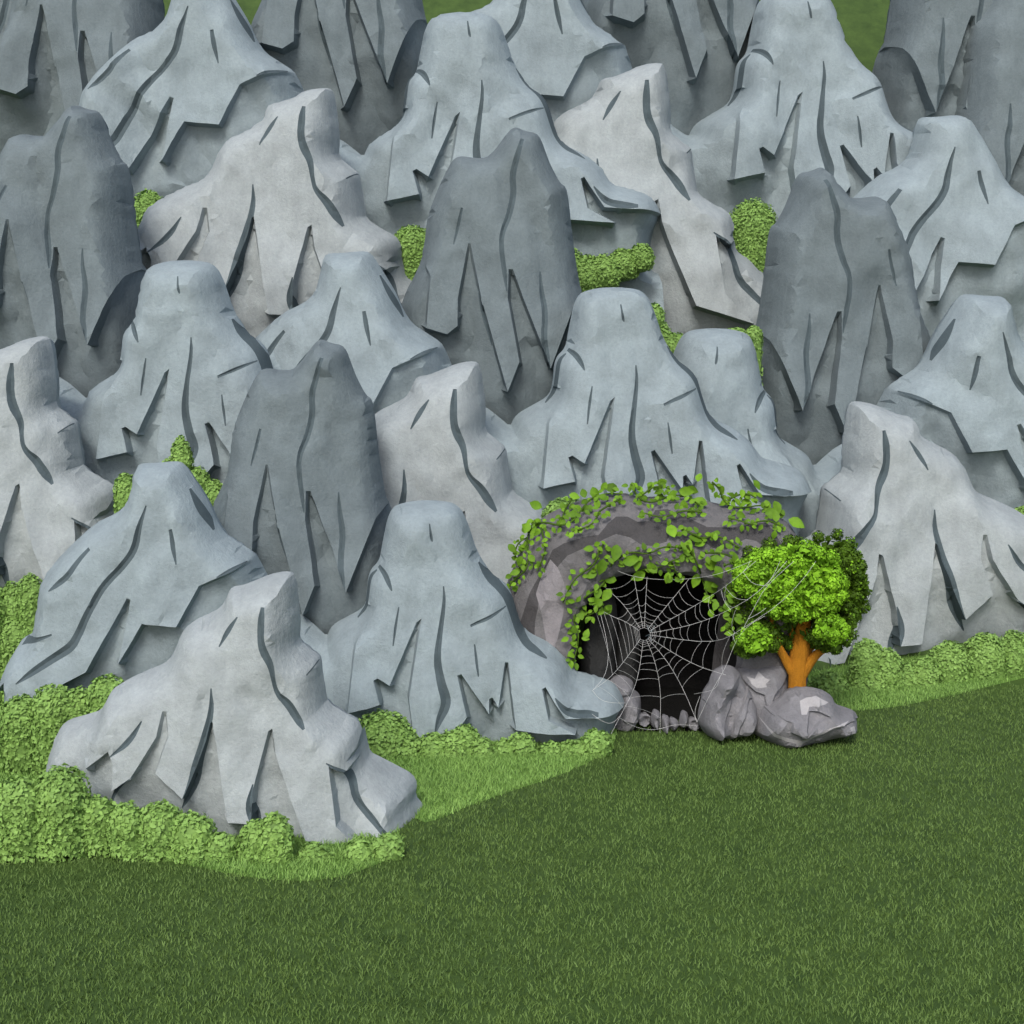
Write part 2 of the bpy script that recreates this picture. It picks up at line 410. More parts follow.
D_CR = [[(160, 499, 1), (153, 522, 5), (150, 540, 6), (141, 554, 6), (120, 575, 6), (107, 600, 6), (97, 622, 7), (91, 633, 8), (75, 643, 7), (55, 656, 6), (40, 667, 1)],
        [(104, 541, 3), (93, 554, 4.5), (87, 565, 5), (76, 574, 5), (67, 581, 1)], [(183, 522, 3), (186, 538, 4.5), (190, 555, 1)],
        [(71, 622, 1.5), (48, 630, 5), (30, 637, 4)], [(252, 557, 1), (240, 562, 3.5), (228, 568, 1)],
        [(195, 486, 1), (204, 502, 4), (211, 514, 4), (218, 527, 1)]]
RA = Relief(A_OUT, [A_DK], A_CR, free_y=840, seed=1)
RB = Relief(B_OUT, [B_DK], B_CR, free_y=750, seed=2)
RC = Relief(C_OUT, [C_DK], C_CR, free_y=600, seed=3)
RD = Relief(D_OUT, [D_DK], D_CR, free_y=700, seed=4)
KIND = {'A': (RA, [MA, MCR]), 'B': (RB, [MB, MCR]), 'C': (RC, [MC, MCR]), 'D': (RD, [MB, MCR])}
PEAKS = [  # kind, distance, dx, dy, mirror, label
    ('A', 22.2, 0, 0, None, 'pale grey craggy peak standing nearest, lowest of all, with shrubs along its foot'),
    ('B', 27.4, 0, 0, None, 'blue grey fissured peak whose right toe reaches the left side of the cave mouth'),
    ('D', 26.6, 0, 0, None, 'blue grey sloping peak just behind the nearest pale peak, left of the lowest dark peak'),
    ('C', 29.2, 0, 0, None, 'dark slate peak directly above the nearest pale peak, lowest of the dark ones'),
    ('A', 32.0, 185, -210, None, 'pale grey peak squeezed between the lowest dark peak and the vine covered cave'),
    ('B', 33.6, 186, -213, None, 'blue grey flat topped peak rising directly behind the cave, taller of the two there'),
    ('D', 34.0, 187, -210, None, 'blue grey pointed peak behind the top of the lowest dark peak'),
    ('C', 36.0, 194, -212, None, 'dark slate peak in the middle, above and left of the cave'),
    ('A', 33.5, 0, -170, 1143, 'pale grey peak right of the green tree, its foot behind the right hand shrubs'),
    ('B', 35.6, 0, -172, 1142, 'shorter blue grey round topped peak behind the cave, below the right hand dark peak'),
    ('D', 36.6, 0, -167, 1143, 'blue grey peak behind the pale peak on the right edge'),
    ('C', 38.6, 0, -172, 1142, 'dark slate twin topped peak above the tree, on the right'),
    ('A', 30.0, -244, -235, None, 'pale grey peak cut by the left edge of the picture'),
    ('B', 32.0, -243, -240, None, 'blue grey round topped peak left of the lowest dark peak, above the sloping one'),
    ('C', 34.5, -244, -234, None, 'dark slate peak on the left edge, behind the left pale peak'),
    ('A', 38.2, 39, -483, None, 'pale grey peak high on the left, tallest pale one beside the middle dark peak'),
    ('B', 41.0, 37, -487, None, 'blue grey peak at the top centre, behind the middle dark peak'),
    ('D', 41.6, 40, -481, None, 'blue grey peak at the upper left, behind the high left pale peak'),
    ('C', 44.5, 39, -482, None, 'dark slate peak at the top, left of centre, cut by the top edge'),
    ('A', 42.5, 370, -508, None, 'pale grey peak high right of centre, farthest of the pale ones'),
    ('D', 45.0, 370, -507, None, 'blue grey peak at the very top centre, left of the farthest pale peak'),
    ('B', 45.6, 367, -507, None, 'blue grey peak at the upper right, behind the right hand dark peak'),
    ('C', 48.0, 371, -507, None, 'dark slate peak at the top right of centre, behind the farthest pale peak'),
    ('D', 42.5, 780, -346, None, 'blue grey peak on the upper right edge, right of the twin topped dark peak'),
    ('C', 46.0, -215, -440, None, 'dark slate peak in the upper left corner'),
    ('C', 47.0, 0, -455, 1270, 'dark slate peak in the upper right corner'),
    ('C', 48.0, -292, -395, None, 'dark slate peak far on the upper left edge, left of the corner one'),
    ('C', 46.0, 0, -372, 1332, 'dark slate peak far on the upper right edge, below the corner one'),
]
for i, (k, Y, dx, dy, mir, lab) in enumerate(PEAKS):
    R, mats = KIND[k]
    o = solid(R, 'rock_peak', Y, mats, dx, dy, mir, seed=i + 1)
    bx = (mir - 230 if mir is not None else 230 + dx); q = P(bx, 700 + dy, Y); rebase(o, (q[0], Y, zt(q[0], Y)))
    tag(o, lab, 'rock peak', 'rock peaks of the hillside')

# ------------------------------------------------------------------ ground
xs = np.concatenate([np.linspace(-160, -30, 14), np.linspace(-28, 28, 57), np.linspace(30, 160, 14)])
ys = np.concatenate([np.linspace(-60, 8, 8), np.linspace(10, 62, 53), np.linspace(66, 200, 14)])
tv = []; tf = []
CX = P(655, 650, 29)[0]
for y in ys:
    for x in xs:
        z = zt(x, y)
        if abs(x - CX) < 2.6 and 28.2 < y < 33.5: z = -.4
        z += (.25 * noise.fractal(Vector((x * .2, y * .2, 3)), 1, 2, 3) if y > 34.5 else 0)
        tv.append((x, y, z))
nx = len(xs)
for j in range(len(ys) - 1):
    for i in range(nx - 1): a = j * nx + i; tf.append((a, a + 1, a + nx + 1, a + nx))
tag(mesh_obj('lawn', tv, tf, MLAWN, smooth=True), kind='structure')

VERGES = [
    [(-140, 800), (-70, 813), (0, 827), (60, 840), (133, 854), (200, 868), (250, 878), (300, 882), (340, 878), (375, 866), (396, 855), (404, 846), (398, 830), (370, 790), (300, 770), (100, 700), (-140, 690)],
    [(421, 824), (440, 819), (462, 809), (495, 797), (525, 787), (556, 777), (575, 769), (594, 760), (609, 749), (617, 738), (610, 722), (500, 712), (380, 712), (370, 760), (400, 800)],
    [(795, 712), (858, 711), (893, 708), (943, 698), (993, 686), (1040, 674), (1130, 650), (1130, 640), (800, 665)]]
verge_xy = []
for v in VERGES:
    g = [ground(x, y) for x, y in resample(chaikin(v, 1), 10)]
    verge_xy.append(np.array([(a[0], a[1]) for a in g]))
    poly = verge_xy[-1]; gx = []
    x0, y0 = poly.min(0); x1, y1 = poly.max(0)
    for yy in np.arange(y0, y1, .5):
        for xx in np.arange(x0, x1, .5): gx.append((xx, yy))
    gx = np.array(gx); gx = gx[pip(gx, poly)]; n = len(poly)
    vv, _, ff, _, _, _ = delaunay_2d_cdt([Vector(p) for p in poly] + [Vector(p) for p in gx], [(i, (i + 1) % n) for i in range(n)], [], 1, 1e-4)
    tag(mesh_obj('grass_verge', [(p[0], p[1], zt(p[0], p[1]) + .006) for p in vv], ff, MVERGE), kind='structure')

def blades(name, xy, mat, hmin, hmax, w):
    n = len(xy); h = RNG.uniform(hmin, hmax, n); a = RNG.uniform(0, 2 * np.pi, n); tilt = RNG.normal(0, .5, (n, 2)) * h[:, None]
    base = np.zeros((n, 3)); base[:, :2] = xy
    base[:, 2] = [zt(x, y) for x, y in xy]
    d = np.stack([np.cos(a), np.sin(a), np.zeros(n)], 1) * (w * RNG.uniform(.7, 1.3, n))[:, None]
    mid = base.copy(); mid[:, :2] += tilt * .35; mid[:, 2] += h * .55
    tip = base.copy(); tip[:, :2] += tilt; tip[:, 2] += h
    V = np.stack([base - d, base + d, mid + d * .7, mid - d * .7, tip], 1).reshape(-1, 3)
    i = np.arange(n)[:, None] * 5
    loops = np.concatenate([i + np.array([[0, 1, 2, 3]]), i + np.array([[3, 2, 4]])], 1).ravel()
    me = bpy.data.meshes.new(name); me.vertices.add(n * 5); me.vertices.foreach_set('co', V.ravel())
    me.loops.add(n * 7); me.loops.foreach_set('vertex_index', loops.astype(np.int32))
    me.polygons.add(n * 2); st = (np.arange(n)[:, None] * 7 + np.array([[0, 4]])).ravel()
    me.polygons.foreach_set('loop_start', st.astype(np.int32))
    me.update(calc_edges=True); me.validate(); me.materials.append(mat)
    o = bpy.data.objects.new(name, me); COL.objects.link(o); return o
N = 230000
yy = 13.5 + (33 - 13.5) * RNG.random(N) ** 1.15; xx = RNG.uniform(-1, 1, N) * (yy * .385 + 2.5)
xy = np.stack([xx, yy], 1)
inv = np.zeros(N, bool)
for p in verge_xy: inv |= pip(xy + RNG.normal(0, .05, xy.shape), p)
incave = (abs(xx - CX) < 1.75) & (yy > 28.0)
tag(blades('lawn_grass', xy[~inv & ~incave & (yy < 31)], MGRASS, .035, .075, .008), 'short dark green lawn grass filling the foreground', 'grass', kind='stuff')
ex = []
for p in verge_xy:
    x0, y0 = p.min(0); x1, y1 = p.max(0); q = RNG.uniform([x0, y0], [x1, y1], (int((x1 - x0) * (y1 - y0) * 420), 2)); ex.append(q[pip(q, p)])
tag(blades('verge_grass', np.vstack([xy[inv]] + ex), MVGRASS, .05, .12, .009), 'paler green longer grass along the foot of the peaks', 'grass', kind='stuff')

# ------------------------------------------------------------------ leaf scatter
def leaf_mesh(name, pos, nrm, size, mats, midx, parent, elong=1.5, fold=.25):
    n = len(pos); nrm = nrm / (np.linalg.norm(nrm, axis=1)[:, None] + 1e-9)
    r = RNG.normal(size=(n, 3)); u = np.cross(nrm, r); u /= np.linalg.norm(u, axis=1)[:, None] + 1e-9; v = np.cross(nrm, u)
    s = size[:, None] * .5
    b = pos - u * s * elong; t = pos + u * s * elong; l = pos + v * s + nrm * s * fold - u * s * .2; rr = pos - v * s + nrm * s * fold - u * s * .2
    V = np.stack([b, l, t, rr], 1).reshape(-1, 3); i = np.arange(n)[:, None] * 4
    loops = np.concatenate([i + np.array([[0, 2, 1]]), i + np.array([[0, 3, 2]])], 1).ravel()
    me = bpy.data.meshes.new(name); me.vertices.add(n * 4); me.vertices.foreach_set('co', V.ravel())
    me.loops.add(n * 6); me.loops.foreach_set('vertex_index', loops.astype(np.int32))
    me.polygons.add(n * 2); me.polygons.foreach_set('loop_start', (np.arange(n * 2) * 3).astype(np.int32))
    me.update(calc_edges=True)
    for m in mats: me.materials.append(m)
    if midx is not None: me.polygons.foreach_set('material_index', np.repeat(midx, 2).astype(np.int32))
    o = bpy.data.objects.new(name, me); COL.objects.link(o)
    if parent: o.parent = parent; o.location = -parent.location
    return o
def sphere_pts(n):
    q = RNG.normal(size=(n, 3)); return q / np.linalg.norm(q, axis=1)[:, None]
def ball(verts, faces, c, r, seg=14, ring=8, bottom=None):
    s = len(verts)
    for i in range(ring + 1):
        th = math.pi * i / ring
        for j in range(seg):
            ph = 2 * math.pi * j / seg; z = r[2] * math.cos(th)
            if bottom is not None and i > ring * .55: z = min(z, z + (bottom - c[2] - z) * (i / ring - .55) / .45)
            k = 1 + .12 * noise.noise(Vector((math.cos(ph) * 2 + c[0], math.sin(ph) * 2 + c[1], th * 2)))
            rad = math.sin(th) if i <= ring / 2 or bottom is None else (1 if i < ring else .0)
            verts.append((c[0] + r[0] * k * rad * math.cos(ph), c[1] + r[1] * k * rad * math.sin(ph), c[2] + z))
    for i in range(ring):
        for j in range(seg):
            a = s + i * seg + j; b = s + i * seg + (j + 1) % seg; faces.append((a, a + seg, b + seg, b))

def shrub(label, Y, lobes, group, leaf=.058, dens=1.0, skirt=True):
    """lobes: (px, py of the lobe's centre, radius px across, radius px up)"""
    pm = Y / F; q0 = P(lobes[0][0], lobes[0][1], Y); gz = zt(q0[0], Y) if skirt else min(P(a, b + d * .8, Y)[2] for a, b, c_, d in lobes)
    root = thing('shrub', (q0[0], Y, gz), label, 'shrub', group)
    cv = []; cf = []; pos = []; nrm = []; sz = []
    for (px, py, rx, ry) in lobes:
        c = np.array(P(px, py, Y)); c[1] += random.uniform(-.1, .1)
        r = np.array([rx * pm, min(rx, 30) * pm * .9, ry * pm])
        ball(cv, cf, c, r * .9, bottom=min(gz - .05, c[2] - r[2]) if skirt else None)
        k = int(dens * 1.1 * 4 * math.pi * (r[0] * r[2]) / (leaf * leaf) * 2.0); k = min(max(k, 400), 5200)
        s = sphere_pts(k); s = s[(s[:, 1] < .5) & (s[:, 2] > -.75)]
        shell = RNG.uniform(.86, 1.03, len(s))[:, None]
        bump = np.array([1 + .10 * noise.noise(Vector((v[0] * 3.2 + px, v[1] * 3.2 + py, v[2] * 3.2))) for v in s])[:, None]
        p = c + s * r * shell * bump
        pos.append(p); nrm.append(s + RNG.normal(0, .4, s.shape)); sz.append(RNG.uniform(.7, 1.3, len(s)) * leaf)
        # skirt down to the ground
        if skirt and c[2] - r[2] * .5 > gz:
            kk = min(2400, int(k * .5)); a = RNG.uniform(math.pi, 2 * math.pi, kk); zz = RNG.uniform(max(gz, c[2] - 1.6), c[2], kk)
            sp = np.stack([np.cos(a), np.sin(a), np.zeros(kk)], 1); p = c + sp * r * RNG.uniform(.86, 1.03, kk)[:, None]; p[:, 2] = zz
            pos.append(p); nrm.append(sp + RNG.normal(0, .55, sp.shape)); sz.append(RNG.uniform(.7, 1.3, kk) * leaf)
    mesh_obj('branches', cv, cf, MBUSHC, parent=root, smooth=True)
    leaf_mesh('foliage', np.vstack(pos), np.vstack(nrm), np.concatenate(sz), [MBUSH], None, root)
    return root
GF = 'shrubs along the foot of the peaks'; GB = 'shrubs between the peaks'
# in front of the nearest pale peak
shrub('light green shrub at the far left of the row below the nearest pale peak', 20.75, [(62, 800, 30, 36), (20, 805, 34, 30), (96, 815, 22, 20)], GF)
shrub('low light green shrub second from the left below the nearest pale peak', 20.7, [(128, 822, 20, 22), (160, 828, 27, 27)], GF)
shrub('low light green shrub under the middle fissures of the nearest pale peak', 20.6, [(194, 837, 24, 26), (220, 848, 18, 18)], GF)
shrub('tallest light green shrub rounding up before the nearest pale peak', 20.55, [(257, 843, 19, 25), (276, 838, 19, 29)], GF)
shrub('small light green shrub between two notches below the nearest pale peak', 20.55, [(314, 861, 17, 20), (328, 868, 9, 20)], GF)
shrub('light green shrub at the right end of the row below the nearest pale peak', 20.6, [(360, 857, 17, 20), (388, 851, 17, 18)], GF)
# behind it, left
shrub('light green shrub in the dip behind the left slope of the nearest pale peak', 24.6, [(107, 700, 21, 25), (120, 712, 20, 26)], GF)
shrub('wide light green shrub left of the nearest pale peak, under the sloping peak', 24.8, [(55, 712, 25, 29), (78, 715, 20, 28), (20, 722, 25, 26), (-10, 730, 25, 26)], GF)
shrub('light green shrub on the left edge, against the left pale peak', 28.3, [(31, 597, 14, 24), (12, 610, 15, 28), (-8, 606, 16, 26), (14, 640, 22, 30)], GF)
# between the nearest pale peak and the cave
shrub('large light green shrub just right of the nearest pale peak', 26.0, [(384, 745, 33, 36), (405, 760, 24, 36)], GF)
shrub('low light green shrub right of the large one, below the fissured peak', 25.9, [(434, 752, 18, 21), (452, 758, 22, 28)], GF)
shrub('light green shrub in the middle of the row below the fissured peak', 25.9, [(464, 748, 19, 24), (482, 758, 18, 22)], GF)
shrub('low light green shrub right of the middle of the row below the fissured peak', 25.9, [(505, 755, 14, 17), (521, 752, 17, 20)], GF)
shrub('flat light green shrub second from the cave in the row below the fissured peak', 25.9, [(551, 757, 15, 17), (570, 757, 16, 17)], GF)
shrub('light green shrub nearest to the cave mouth, at the toe of the fissured peak', 25.9, [(596, 745, 17, 18), (580, 752, 14, 15)], GF)
# right
shrub('low light green shrub just right of the tree trunk', 30.6, [(829, 695, 21, 25), (812, 702, 14, 24)], GF)
shrub('light green twin topped shrub right of the tree crown', 31.0, [(867, 662, 17, 24), (886, 672, 17, 25), (870, 690, 26, 30)], GF)
shrub('low light green shrub in the dip of the right hand row', 31.2, [(908, 684, 16, 22), (924, 680, 18, 24)], GF)
shrub('light green shrub second from the right in the right hand row', 31.4, [(950, 668, 24, 27), (935, 682, 20, 28)], GF)
shrub('tall light green shrub at the right end of the right hand row', 31.6, [(984, 662, 24, 31), (1013, 660, 19, 30), (1038, 658, 22, 32)], GF)
# between the peaks
shrub('small light green shrub behind the left shoulder of the high left pale peak', 38.7, [(148, 213, 17, 22)], GB)
shrub('small light green shrub between the high left pale peak and the middle dark peak', 38.7, [(412, 250, 22, 24)], GB)
shrub('wide light green shrub right of the middle dark peak, above the flat topped peak', 39.4, [(641, 259, 13, 15), (624, 266, 17, 17), (604, 274, 18, 19), (588, 278, 18, 22), (573, 276, 14, 26)], GB, skirt=False)
shrub('round light green shrub between the farthest pale peak and the twin topped dark peak', 43.4, [(752, 232, 26, 31)], GB)
shrub('small light green shrub in the gap between the two peaks behind the cave', 36.3, [(654, 318, 10, 15), (675, 348, 12, 15), (662, 350, 12, 28)], GB)
shrub('small light green shrub touching the left foot of the twin topped dark peak', 36.8, [(735, 338, 14, 10), (754, 337, 9, 11)], GB)
shrub('small light green shrub behind the left shoulder of the sloping peak', 29.0, [(125, 496, 12, 23)], GB)
shrub('pointed light green shrub left of the lowest dark peak', 29.7, [(182, 462, 11, 26), (172, 480, 16, 22), (196, 484, 14, 18), (213, 500, 14, 21)], GB)
shrub('small light green shrub on the hump behind the vines at the left of the cave', 30.6, [(566, 517, 24, 20)], GB)
shrub('tiny light green shrub at the right edge behind the right pale peak', 34.6, [(1027, 520, 16, 14)], GB)

# ------------------------------------------------------------------ cave
CV = 28.7
CAVE_OUT = [(490, 700), (498, 620), (507, 582), (514, 566), (520, 549), (528, 534), (541, 518), (560, 508), (580, 500), (600, 495), (622, 492), (640, 497), (671, 496), (699, 499),
            (715, 503), (734, 506), (752, 507), (773, 512), (793, 526), (805, 560), (808, 620), (806, 700), (806, 790), (490, 790)]
CAVE_HOLE = [(574, 672), (573, 640), (575, 620), (580, 601), (589, 586), (601, 575), (622, 567), (650, 564), (680, 566), (702, 575), (716, 589), (726, 606), (729, 626), (728, 645), (724, 662), (721, 690), (721, 742), (574, 742)]
BANDS = [([(516, 640), (520, 612), (529, 584), (545, 556), (551, 542), (562, 535), (580, 529), (595, 526), (604, 517), (613, 511), (624, 511), (634, 516), (645, 515), (652, 506), (664, 505), (680, 511), (700, 520), (725, 522),
           (745, 519), (761, 518), (767, 527), (775, 541), (770, 560), (762, 552), (757, 540), (748, 534), (738, 532), (728, 536), (718, 541), (706, 540), (697, 534), (690, 523), (676, 520), (666, 523), (660, 533),
           (648, 537), (636, 536), (626, 530), (612, 526), (600, 530), (588, 536), (565, 546), (556, 557), (548, 572), (538, 590), (534, 610), (533, 640)], 2),
         ([(549, 551), (556, 558), (562, 572), (563, 590), (560, 606), (555, 626), (551, 641), (546, 634), (540, 600), (535, 584), (541, 566)], 3)]
RCAVE = Relief(CAVE_OUT, [], [], hole=CAVE_HOLE, step=5, free_y=690, w=50, seams=BANDS, seed=9, cell=(26, 26))
q = P(655, 730, CV)
cave = thing('cave', (q[0], CV, 0), 'low brown grey rock cave with a black arched mouth hung with leafy vines', 'cave')
CP = dict(D=1.1, lean=.06, flute=.18, rough=.10, seed=33, lip=(16, .35), thick=1.0, fl=(60, 34))
solid(RCAVE, 'rock_arch', CV, [MCAVE, MCR, MBAND, MSEAM], parent=cave, **CP)
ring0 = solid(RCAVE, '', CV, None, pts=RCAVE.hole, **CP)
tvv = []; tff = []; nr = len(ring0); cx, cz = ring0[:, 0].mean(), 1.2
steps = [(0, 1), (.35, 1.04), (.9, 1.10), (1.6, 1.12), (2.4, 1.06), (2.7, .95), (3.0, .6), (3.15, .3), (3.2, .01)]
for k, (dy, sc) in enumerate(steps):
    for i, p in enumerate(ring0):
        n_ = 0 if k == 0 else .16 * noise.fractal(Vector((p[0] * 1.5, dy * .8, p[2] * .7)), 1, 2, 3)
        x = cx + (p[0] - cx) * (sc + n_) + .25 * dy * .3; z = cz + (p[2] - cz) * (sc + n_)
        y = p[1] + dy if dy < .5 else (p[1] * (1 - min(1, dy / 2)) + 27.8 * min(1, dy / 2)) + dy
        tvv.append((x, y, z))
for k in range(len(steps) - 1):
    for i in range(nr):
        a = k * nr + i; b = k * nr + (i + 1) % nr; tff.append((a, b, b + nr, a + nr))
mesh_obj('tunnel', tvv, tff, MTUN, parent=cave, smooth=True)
fv = []; ff = []
for j in range(13):
    for i in range(13):
        x = CX - 2.0 + 4.0 * i / 12; y = 27.3 + 3.8 * j / 12; fv.append((x, y, .015 + .05 * noise.noise(Vector((x, y, 1))) * (1 if j else 0)))
for j in range(12):
    for i in range(12): a = j * 13 + i; ff.append((a, a + 1, a + 14, a + 13))
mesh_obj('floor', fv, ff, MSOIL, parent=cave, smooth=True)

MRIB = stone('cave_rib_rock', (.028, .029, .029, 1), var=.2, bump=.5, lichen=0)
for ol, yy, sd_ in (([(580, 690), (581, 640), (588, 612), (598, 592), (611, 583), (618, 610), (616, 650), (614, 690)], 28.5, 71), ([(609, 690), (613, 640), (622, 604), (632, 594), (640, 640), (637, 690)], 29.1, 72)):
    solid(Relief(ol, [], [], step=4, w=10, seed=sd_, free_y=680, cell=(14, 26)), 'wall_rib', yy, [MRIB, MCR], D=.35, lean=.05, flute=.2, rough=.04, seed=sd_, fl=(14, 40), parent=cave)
# ------------------------------------------------------------------ boulders
def boulder(label, Y, outline, darks=(), seams=(), w=17, stp=6, D=.55, name='boulder', group=None, seed=1, step=4, mats=None, rough=.03, lean=.32, cell=(17, 17)):
    R = Relief(outline, darks, [], step=step, w=w, seams=seams, seed=seed, free_y=1e9, cell=cell, stp=stp)
    o = solid(R, name, Y, mats or [MBOULD, MCR, MVEIN], D=D, lean=lean, under=.6, cap=.5, flute=.3, rough=rough, seed=seed, fl=(22, 30))
    c = P(np.mean([p[0] for p in outline]), max(p[1] for p in outline), Y); rebase(o, (c[0], Y, max(0, c[2])))
    return tag(o, label, 'boulder' if name == 'boulder' else 'stone', group)
GBO = 'boulders beside the cave mouth'
boulder('grey pointed boulder against the right side of the cave mouth, tallest of the pile', 27.1,
        [(697, 720), (699, 706), (703, 691), (709, 684), (710, 676), (716, 669), (723, 666), (731, 665), (738, 671), (746, 681), (754, 694), (759, 704), (761, 715), (758, 726), (750, 735), (722, 738), (709, 737), (702, 730)],
        [[(748, 735), (726, 735), (734, 716), (746, 693), (752, 700), (760, 712), (758, 728)], [(714, 735), (718, 715), (726, 700), (731, 682), (738, 675), (744, 682), (742, 694), (731, 712), (724, 735)]], group=GBO, seed=41)
boulder('grey flat topped boulder left of the tree trunk, uppermost of the pile', 27.7,
        [(728, 700), (729, 672), (732, 663), (738, 659), (752, 656), (769, 656), (780, 656), (786, 661), (789, 668), (791, 680), (791, 705), (778, 722), (745, 722)],
        [[(734, 666), (748, 680), (757, 683), (759, 700), (752, 715), (730, 702)], [(789, 668), (781, 671), (768, 680), (763, 690), (761, 705), (775, 715), (791, 705)]],
        [([(741, 668), (748, 669), (753, 664), (758, 668), (762, 669), (758, 673), (759, 676), (749, 677), (744, 673)], 2)], D=.5, group=GBO, seed=42)
boulder('grey low wide boulder in front of the tree, lying farthest right on the lawn', 26.75,
        [(750, 730), (757, 716), (762, 706), (770, 703), (779, 698), (788, 690), (800, 687), (811, 687), (823, 690), (832, 696), (835, 704), (845, 707), (855, 711), (858, 719), (859, 731), (843, 738), (818, 744), (793, 750), (775, 748), (758, 740)],
        [[(752, 728), (764, 711), (776, 708), (785, 711), (784, 720), (800, 726), (815, 722), (826, 716), (845, 714), (857, 718), (859, 733), (818, 745), (775, 749), (756, 738)], [(803, 703), (812, 703), (826, 708), (815, 711), (798, 724), (797, 718)]],
        [([(795, 706), (796, 696), (803, 693), (812, 691), (824, 697), (812, 699), (804, 700), (800, 706)], 2), ([(843, 719), (848, 719), (853, 732), (847, 733)], 2),
         ([(758, 716), (770, 724), (783, 728), (793, 729), (806, 723), (820, 717), (832, 714), (842, 713), (832, 717), (820, 721), (808, 727), (795, 733), (793, 741), (790, 741), (789, 733), (780, 731), (768, 727)], 2)], group=GBO, seed=43)
boulder('small grey boulder left of the cave mouth, beside the toe of the fissured peak', 27.9,
        [(604, 700), (608, 682), (614, 677), (622, 675), (631, 679), (634, 684), (633, 689), (639, 693), (641, 700), (641, 712), (637, 724), (630, 732), (616, 745), (606, 740)],
        [[(616, 690), (634, 688), (626, 697), (622, 712), (640, 712), (636, 726), (616, 745), (608, 735)]], w=10, D=.4, group=GBO, seed=44)
GST = 'small stones across the cave threshold'
stones = [('flat grey stone at the left end of the row across the cave threshold', [(636, 716), (640, 714), (648, 714), (651, 717), (649, 723), (644, 725), (638, 722)]),
          ('upright rounded grey stone in the row across the threshold, left of the centre thread', [(650, 722), (651, 714), (654, 710), (658, 710), (661, 714), (660, 724), (655, 727)]),
          ('upright blocky grey stone in the middle of the row across the threshold', [(661, 728), (661, 717), (664, 715), (669, 716), (670, 724), (668, 730), (664, 731)]),
          ('wedge shaped grey stone right of the blocky middle one', [(668, 718), (676, 718), (680, 722), (677, 727), (671, 729)]),
          ('knob shaped grey stone sticking up in the row across the threshold', [(678, 724), (680, 714), (684, 710), (688, 713), (689, 722), (685, 726)]),
          ('broad low grey stone at the right end of the row across the threshold', [(685, 722), (690, 718), (697, 718), (700, 724), (697, 729), (690, 728)])]
for i, (lab, ol) in enumerate(stones):
    boulder(lab, 27.5 - .02 * i, [(x, y + (2 if y > 720 else 0)) for x, y in ol], w=5, D=.16, name='stone', stp=0, group=GST, seed=60 + i, step=1.6, rough=.012, lean=.05, cell=(5, 5))

# ------------------------------------------------------------------ tubes, tree, vines, web
def tube(V, Fc, pts, radii, seg=6):
    pts = [np.array(p, float) for p in pts]; s0 = len(V)
    prev = None
    for i, p in enumerate(pts):
        t = pts[min(i + 1, len(pts) - 1)] - pts[max(i - 1, 0)]; t /= np.linalg.norm(t) + 1e-9
        a = np.array([0, 1, 0.]) if abs(t[1]) < .9 else np.array([1., 0, 0])
        if prev is not None: a = prev
        u = a - t * (a @ t); u /= np.linalg.norm(u) + 1e-9; w = np.cross(t, u); prev = u
        for k in range(seg):
            an = 2 * math.pi * k / seg; V.append(tuple(p + (u * math.cos(an) + w * math.sin(an)) * radii[i]))
    for i in range(len(pts) - 1):
        for k in range(seg):
            a = s0 + i * seg + k; b = s0 + i * seg + (k + 1) % seg; Fc.append((a, b, b + seg, a + seg))
    Fc.append(tuple(s0 + k for k in reversed(range(seg)))); e = s0 + (len(pts) - 1) * seg; Fc.append(tuple(e + k for k in range(seg)))

TY = 27.2
q = P(797, 722, TY)
tree = thing('tree', (q[0], TY, 0), 'small round green tree with an orange brown trunk behind the boulders', 'tree')
tv = []; tf = []; pm = TY / F
def T(px, py, dy=0): return P(px, py, TY + dy)
def curvy(pl, n=3):
    return chaikin(pl, n, False)
c = curvy([T(797, 730) + (13 * pm,), T(797, 700) + (9.5 * pm,), T(797, 675) + (9 * pm,), T(799, 655) + (10 * pm,), T(802, 638) + (9 * pm,), T(806, 612) + (5 * pm,), T(808, 585) + (2 * pm,)])
tube(tv, tf, c[:, :3], c[:, 3], 14)
trunk = mesh_obj('trunk', tv, tf, MBARK, parent=tree, smooth=True)
for pl in ([(795, 676, 0, 6), (786, 660, -.05, 5), (779, 648, -.1, 4), (777, 636, -.1, 3), (770, 615, -.1, 1.5)],
           [(800, 676, 0, 7), (810, 661, -.05, 5.5), (820, 651, -.1, 4), (832, 647, -.1, 2.5), (845, 632, 0, 1)],
           [(800, 662, 0, 5), (808, 650, .1, 5), (814, 640, .15, 3.5), (826, 615, .2, 1.5)],
           [(799, 655, 0, 5), (794, 640, .1, 4), (786, 615, .2, 2)]):
    tv = []; tf = []
    c = curvy([T(a, b, d) + (r * pm,) for a, b, d, r in pl]); tube(tv, tf, c[:, :3], c[:, 3], 10)
    br = mesh_obj('branch', tv, tf, MBARK, smooth=True); br.parent = trunk
pos = []; nrm = []; sz = []; mi = []
def clump(c, r, k, leaf, dark):
    s = sphere_pts(k); p = c + s * r * RNG.uniform(.55, 1.05, k)[:, None]
    pos.append(p); nrm.append(s + RNG.normal(0, .38, s.shape)); sz.append(RNG.uniform(.7, 1.3, k) * leaf); mi.append((RNG.random(k) < dark).astype(int))
rr = random.Random(5)
